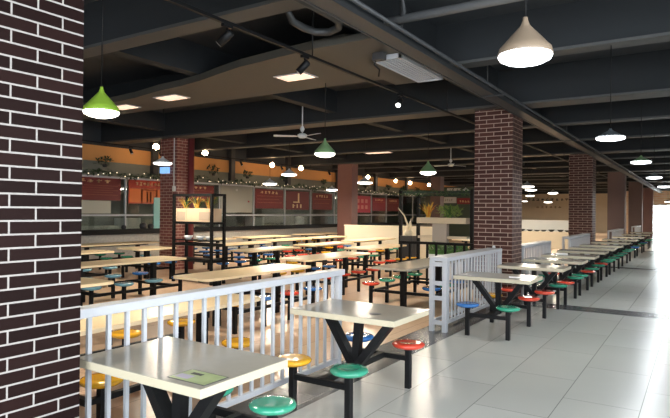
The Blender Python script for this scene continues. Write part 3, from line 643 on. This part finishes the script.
# service counter seen between the brick columns
t = thing('service_counter', 'long cream service counter with a white back panel between the brick columns', 'counter', (-6.8, 29, 0))
put('base', MB().box(-3.2, 2.2, -0.3, 0.3, 0, 0.80, cream_m).mesh('base'), t); put('back_panel', MB().box(-3.2, 2.2, 0.3, 0.36, 0, 1.36, white_p).mesh('back_panel'), t)
for k in range(9): 
    h = random.uniform(0.06, 0.12)
    put('dark_bowl', MB().lathe([(0, 0), (0.06, 0), (0.13, h*0.6), (0.15, h), (0.12, h), (0, h*0.4)], dark_m, 14).mesh('dark_bowl'), None, (-8.2+k*0.36+random.uniform(-.05, .05), 28.9, 0.80), 0, 'dark bowl on the long cream service counter, %s from its hall end' % ORD[k], 'bowl', 'dark bowls on the cream counter')
# stroke lettering, illegible in the photograph: rows of small marks
def strokes(b, axis, pos, a0, a1, z, h, n, m, depth=0.006):
    w = (a1-a0)/n
    for k in range(n):
        c = a0+(k+0.5)*w
        for q in range(5):
            if random.random() < 0.5: ra, rz_ = w*0.32, h*0.06
            else: ra, rz_ = w*0.06, h*0.34
            oa = random.uniform(-0.1, 0.1)*w; oz = random.uniform(-0.36, 0.36)*h if ra > rz_ else random.uniform(-0.1, 0.1)*h
            if axis == 'x': b.box(pos, pos+depth, c+oa-ra, c+oa+ra, z+oz-rz_, z+oz+rz_, m)
            else: b.box(c+oa-ra, c+oa+ra, pos-depth, pos, z+oz-rz_, z+oz+rz_, m)
b = MB(); strokes(b, 'y', Y1-0.002, -14.6, -9.2, 3.05, 0.3, 12, dark_m, 0.02); strokes(b, 'y', Y1-0.002, -13.7, -11.2, 2.3, 0.28, 6, mat('tan_print', (0.28, 0.2, 0.12), 0.6), 0.02)
put('wall_lettering', b.mesh('wall_lettering'), None, label='two rows of small characters on the beige end wall', cat='wall lettering')

# ------------------------------------------------------------------ kitchen posters and insides
def poster(y0, y1, z0, z1, m, lab, title=True, lines=3, tm=None, panel=None, tz=None, n=6):
    OM = [9.6, 11.63, 13.75, 15.9, 18.0, 20.1, 22.15, 24.2, 26.25, 28.25, 30.2, 32.2]
    def mp(y):
        k = max(i for i in range(len(OM)-1) if OM[i] <= y or i == 0); return mull[k+1]+(y-OM[k])/(OM[k+1]-OM[k])*(mull[k+2]-mull[k+1])
    y0, y1, z0, z1 = mp(y0), mp(y1), z0+0.09, z1+0.09
    t = thing('poster', lab, 'poster', (KX+0.006, 0, 0), group='posters on the kitchen windows')
    sheet = put('sheet', MB().box(0, 0.012, y0, y1, z0, z1, m).mesh('sheet'), t)
    b = MB(); L = y1-y0; H = z1-z0; tm = tm or gold_m
    if title: strokes(b, 'x', 0.012, y0+L*0.16, y0+L*0.80, z1-H*0.17, H*0.18, n, tm)
    for k in range(lines): strokes(b, 'x', 0.012, y0+L*0.06, y1-L*(0.06+0.1*(k % 2)), z1-H*(0.36+0.5*k/max(lines, 1)), H*0.055, 22, MATS['dull_gold'])
    if title or lines: put('lettering', b.mesh('lettering'), sheet)
    if panel:
        b = MB()
        for (a, c, d_, e, mm) in panel: b.box(0.012, 0.018, y0+L*a, y0+L*c, z0+H*d_, z0+H*e, mm)
        put('picture', b.mesh('picture'), sheet)
mat('dull_gold', (0.40, 0.16, 0.10), 0.6)
poster(9.7, 11.45, 1.88, 2.58, maroon_m, 'dark maroon notice with a short title and lines of text, beside the dark brick column', n=4, lines=5)
poster(11.75, 13.35, 1.80, 2.58, scarlet_m, 'bright scarlet poster with orange doors beside the red brick column', lines=1, n=7,
       panel=[(0.02, 0.98, 0.04, 0.62, orangep_m), (0.30, 0.34, 0.04, 0.60, redp_m), (0.44, 0.48, 0.04, 0.5, redp_m), (0.52, 0.56, 0.04, 0.5, redp_m), (0.68, 0.72, 0.04, 0.60, redp_m), (0.30, 0.72, 0.56, 0.60, redp_m)])
poster(13.8, 15.6, 1.95, 2.52, maroon_m, 'maroon notice behind the top of the plant shelf', lines=2, n=5)
poster(15.98, 17.9, 1.52, 2.56, mat('pale_grey_board', (0.27, 0.27, 0.24), 0.5), 'large blank pale grey board covering a kitchen window', title=False, lines=0, panel=[(0.45, 0.52, 0.82, 0.9, steel_m), (0.85, 0.9, 0.4, 0.46, redp_m)])
poster(18.1, 20.0, 1.70, 2.52, maroon_m, 'wide maroon notice on the window just after the grey board', lines=3, n=5)
poster(20.2, 22.0, 1.66, 2.50, maroon_m, 'maroon poster with large pale strokes in its lower half', title=False, lines=0, panel=[(0.5, 0.56, 0.4, 0.9, gold_m), (0.3, 0.58, 0.38, 0.44, gold_m), (0.27, 0.33, 0.1, 0.3, gold_m), (0.45, 0.50, 0.1, 0.3, gold_m), (0.6, 0.66, 0.1, 0.3, gold_m), (0.27, 0.38, 0.2, 0.24, gold_m)])
poster(22.3, 24.0, 1.68, 2.46, maroon_m, 'narrow maroon notice beside the reddish brown column', lines=2, n=5)
b2 = [(0.12+0.26*(k % 3), 0.28+0.26*(k % 3), 0.22+0.36*(k//3), 0.44+0.36*(k//3), mat('pink_print%s' % 'abcdef'[k], (0.62, 0.22, 0.18), 0.5)) for k in range(6)]
poster(26.35, 28.15, 1.55, 2.46, mat('bright_red_print', (0.46, 0.03, 0.045), 0.5), 'bright red poster with two rows of pale characters past the reddish column', title=False, lines=0, panel=b2)
poster(28.4, 30.1, 1.65, 2.40, redp_m, 'dark crimson poster, second past the reddish column', lines=1)
poster(30.35, 32.1, 1.65, 2.38, maroon_m, 'dark maroon poster, third past the reddish column', lines=1)
# kitchen interior
struct('wall_kitchen_back', MB().box(-18.4, -18.2, Y0, 40, 0, ZC, kit_m))
for k, y in enumerate((8.5, 12.0, 15.5, 19.0, 22.5, 26.0, 29.5)):
    t = thing('steel_counter', 'stainless steel kitchen counter behind the glass, %s from the dark brick column' % ORD[k], 'kitchen counter', (-17.6, y, 0), group='steel kitchen counters')
    put('worktop', MB().box(-0.45, 0.45, 0, 2.6, 0.92, 0.98, steel_m, 0.005).mesh('worktop'), t); put('cabinet', MB().box(-0.42, 0.42, 0.05, 2.55, 0.1, 0.92, steel_m).mesh('cabinet'), t)
    for s in (-1, 1):
        for q in (0.15, 2.45): put('leg', MB().tube([(s*0.35, q, 0), (s*0.35, q, 0.12)], 0.02, steel_m).mesh('leg'), t)
    if k % 2 == 0:
        put('rice_cooker', MB().lathe([(0, 0), (0.22, 0), (0.26, 0.1), (0.26, 0.35), (0.2, 0.42), (0, 0.45)], steel_m, 20).mesh('rice_cooker'), None, (-17.5, y+1.2, 0.98), 0, 'steel cooking pot on the %s steel kitchen counter behind the glass' % ORD[k], 'pot', 'steel pots in the kitchen')
    else:
        put('steamer_box', MB().box(-0.3, 0.3, -0.35, 0.35, 0, 0.4, white_p, 0.02).mesh('steamer_box'), None, (-17.5, y+1.2, 0.98), 0, 'pale box on the %s steel kitchen counter behind the glass' % ORD[k], 'box', 'boxes in the kitchen')
for k, (y, l) in enumerate(((11.0, 'kitchen tube lamp behind the maroon notice'), (17, 'kitchen tube lamp behind the grey board'), (23, 'kitchen tube lamp near the reddish brown column'), (29, 'far kitchen tube lamp'))):
    t = thing('tube_lamp', l, 'tube lamp', (-17.4, y, 3.0)); put('housing', MB().box(-0.06, 0.06, -0.6, 0.6, 0, 0.05, whitem).mesh('housing'), t); put('tube', MB().tube([(0, -0.58, -0.03), (0, 0.58, -0.03)], 0.02, kitlight).mesh('tube'), t)
    for s in (-0.5, 0.5): put('rod', MB().tube([(0, s, 0.05), (0, s, ZC-3.0)], 0.006, blackm, 6).mesh('rod'), t)
put('notice_board', MB().box(0, 0.02, 9.9, 11.05, 1.56, 1.95, mat('cream_board', (0.45, 0.44, 0.36), 0.5)).mesh('notice_board'), None, (KX+0.006, 0, 0), 0, 'blank cream board under the dark maroon notice', 'board')
put('aqua_panel', MB().box(0.014, 0.04, 12.7, 13.05, 1.06, 2.1, cyan_m).mesh('aqua_panel'), None, (KX+0.006, 0, 0), 0, 'tall aqua blue panel leaning at the window beside the red brick column', 'panel')
for k, (y, s) in enumerate(((12.35, 0.12), (12.66, 0.1), (11.6, 0.08), (14.3, 0.13))):
    b = MB().lathe([(0, 0), (s*0.8, 0), (s, s*0.6), (s*0.9, s*1.3), (s*0.4, s*1.6), (0, s*1.65)], dark_m, 16)
    put('dark_jar', b.mesh('dark_jar'), None, (KX+0.0, y-0.05, 1.06), 0, 'small dark jar on the black kitchen ledge, %s' % ('under the scarlet poster', 'beside the aqua panel', 'at the white post between the notices', 'past the red brick column')[k], 'jar', 'dark jars on the ledge')
put('white_tray', MB().box(-0.05, 0.05, 10.0, 11.4, 0, 0.12, steel_m, 0.01).mesh('white_tray'), None, (KX-0.1, 0, 1.06), 0, 'long pale tray on the ledge under the cream board', 'tray')
# wall lamp sign box on the brick column
put('backlit_box', MB().box(-0.16, 0.16, -0.05, 0.05, -0.09, 0.09, blueglow, 0.01).mesh('backlit_box'), None, (-12.82, 10.9, 2.82), 0, 'small blue glowing box on the red brick column below a white lamp', 'light box')
t = thing('wall_pipe', 'maroon painted pipe down the side of the red brick column', 'pipe', (-12.29, 11.4, 0)); put('pipe', MB().tube([(0, 0, 0), (0, 0, 3.9)], 0.09, redpipe_m, 12).mesh('pipe'), t)
t = thing('wall_conduit', 'thin pale conduit on the front of the red brick column', 'conduit', (-12.46, 10.92, 0)); put('conduit', MB().tube([(0, 0, 2.35), (0, 0, 3.8)], 0.016, white_p, 8).mesh('conduit'), t); put('socket_box', MB().box(-0.05, 0.05, -0.02, 0.03, 2.22, 2.36, white_p, 0.005).mesh('socket_box'), t)

# garland along the kitchen windows
b = MB(); fb = MB()
for k in range(650):
    y = random.uniform(8, 35); z = 2.80+0.06*math.sin(y*3.1)+random.uniform(-0.07, 0.08); p = Vector((KX+0.19+random.uniform(-0.06, 0.06), y, z))
    d = Vector((random.uniform(-1, 1), random.uniform(-1, 1), random.uniform(-1, 0.6))).normalized()*0.13
    b.blade(p, p+d, 0.06, 0.01, leafd_m, 3)
b.tube([(KX+0.20, 8+k*0.5, 2.80+0.06*math.sin((8+k*0.5)*3.1)) for k in range(55)], 0.012, leafd_m, 6)
g = put('vine_garland', b.mesh('vine_garland'), None, label='green vine garland with tiny lights strung above the kitchen windows', cat='garland', kind='stuff')
for k in range(110):
    y = 8+k*0.255+random.uniform(-.1, .1); fb.lathe([(0, -0.02), (0.02, 0), (0, 0.02)], fairy, 6, (KX+0.32, y, 2.80+random.uniform(-0.12, 0.07)))
fo = put('fairy_lights', fb.mesh('fairy_lights'), g, kind='stuff')
for k, (y, s) in enumerate(((10.7, 0.22), (13.0, 0.16), (15.3, 0.26), (17.2, 0.2), (19.6, 0.16), (22.7, 0.16), (26.8, 0.18), (29.5, 0.2), (31.5, 0.2), (33.5, 0.22))):
    t = thing('hanging_plant', 'small dark plant clump above the vine garland, %s from the dark brick column' % ORD[k], 'hanging plant', (KX+0.2, y, 3.04), group='plant clumps on the kitchen wall')
    b = MB().lathe([(0, -0.06), (0.06, -0.06), (0.08, 0.03), (0, 0.03)], dark_m, 12); put('pot', b.mesh('pot'), t)
    b = MB(); leafball(b, -s*0.6, s*0.6, -s, s, 0, s*1.0, 60, leafd_m, 0.10); put('leaves', b.mesh('leaves'), t)

# stall front at the back of the hall
struct('wall_stall', MB().box(-15.4, -12.0, 36.2, 36.4, 0, 3.4, mat('dark_green_wall', (0.06, 0.085, 0.06), 0.6)), label='dark green stall front at the far end of the kitchen wall')
t = thing('shop_sign', 'long white sign board on the dark green stall front', 'sign', (-14.5, 36.12, 2.52)); put('board', MB().box(-0.82, 0.82, -0.04, 0.08, -0.2, 0.2, white_p).mesh('board'), t)
b = MB(); strokes(b, 'y', -0.04, -0.6, 0.6, 0, 0.2, 8, greyp_m, 0.01); put('lettering', b.mesh('lettering'), t)
t = thing('shop_sign', 'reddish sign board beside the long white one', 'sign', (-13.0, 36.12, 2.45)); put('board', MB().box(-0.6, 0.6, -0.04, 0.08, -0.2, 0.2, redp_m).mesh('board'), t)
b = MB(); strokes(b, 'y', -0.04, -0.45, 0.45, 0, 0.2, 5, gold_m, 0.01); put('lettering', b.mesh('lettering'), t)
t = thing('air_conditioner', 'white air conditioner unit above the stall signs', 'air conditioner', (-13.8, 36.02, 3.15))
put('casing', MB().box(-0.45, 0.45, -0.15, 0.18, -0.15, 0.16, white_p, 0.03).mesh('casing'), t); put('louvre', MB().box(-0.38, 0.38, -0.16, -0.15, -0.11, -0.05, greyp_m).mesh('louvre'), t)

# ------------------------------------------------------------------ daylight, camera, view
w = bpy.data.worlds.new('World'); scn.world = w; w.use_nodes = True
w.node_tree.nodes['Background'].inputs[0].default_value = (0.86, 0.93, 1.0, 1); w.node_tree.nodes['Background'].inputs[1].default_value = 14.0
def portal(loc, rot, sx, sy):
    l = bpy.data.lights.new('daylight_portal', 'AREA'); l.shape = 'RECTANGLE'; l.size = sx; l.size_y = sy; l.cycles.is_portal = True
    o = bpy.data.objects.new('daylight_portal', l); COL.objects.link(o); o.location = loc; o.rotation_euler = rot
for a, c in wins: portal((X1+0.2, (a+c)/2, 1.95), (0, PI/2, 0), 2.1, c-a)
portal((-0.4, Y0-0.2, 2.05), (PI/2, 0, 0), 5.6, 2.3)
portal(((DX0+DX1)/2-0.15, Y1+0.25, 1.27), (-PI/2, 0, 0), 2.7, 2.5)
cam = bpy.data.cameras.new('camera'); co = bpy.data.objects.new('camera', cam); COL.objects.link(co)
f, yaw, pit, rol = 565.193, 0.573028, 0.003856, 0.009760
cy, sy = math.cos(yaw), math.sin(yaw)
A = Matrix(((cy, sy, 0), (0, 0, -1), (-sy, cy, 0)))
P = Matrix(((1, 0, 0), (0, math.cos(pit), math.sin(pit)), (0, -math.sin(pit), math.cos(pit))))
Q = Matrix(((math.cos(rol), -math.sin(rol), 0), (math.sin(rol), math.cos(rol), 0), (0, 0, 1)))
Mx = Q @ P @ A
R = Matrix((Mx[0], -Mx[1], -Mx[2])).transposed()
co.matrix_world = Matrix.Translation((0, 0, 1.7)) @ R.to_4x4()
cam.sensor_width = 36; cam.lens = f/670*36; cam.clip_start = 0.05; cam.clip_end = 300
scn.camera = co
scn.cycles.caustics_reflective = False; scn.cycles.caustics_refractive = False; scn.cycles.sample_clamp_indirect = 5.0; scn.cycles.blur_glossy = 0.6
vs = scn.view_settings; vs.view_transform = 'Standard'; vs.look = 'None'; vs.gamma = 1.0; vs.use_curve_mapping = False; vs.exposure = 0.58
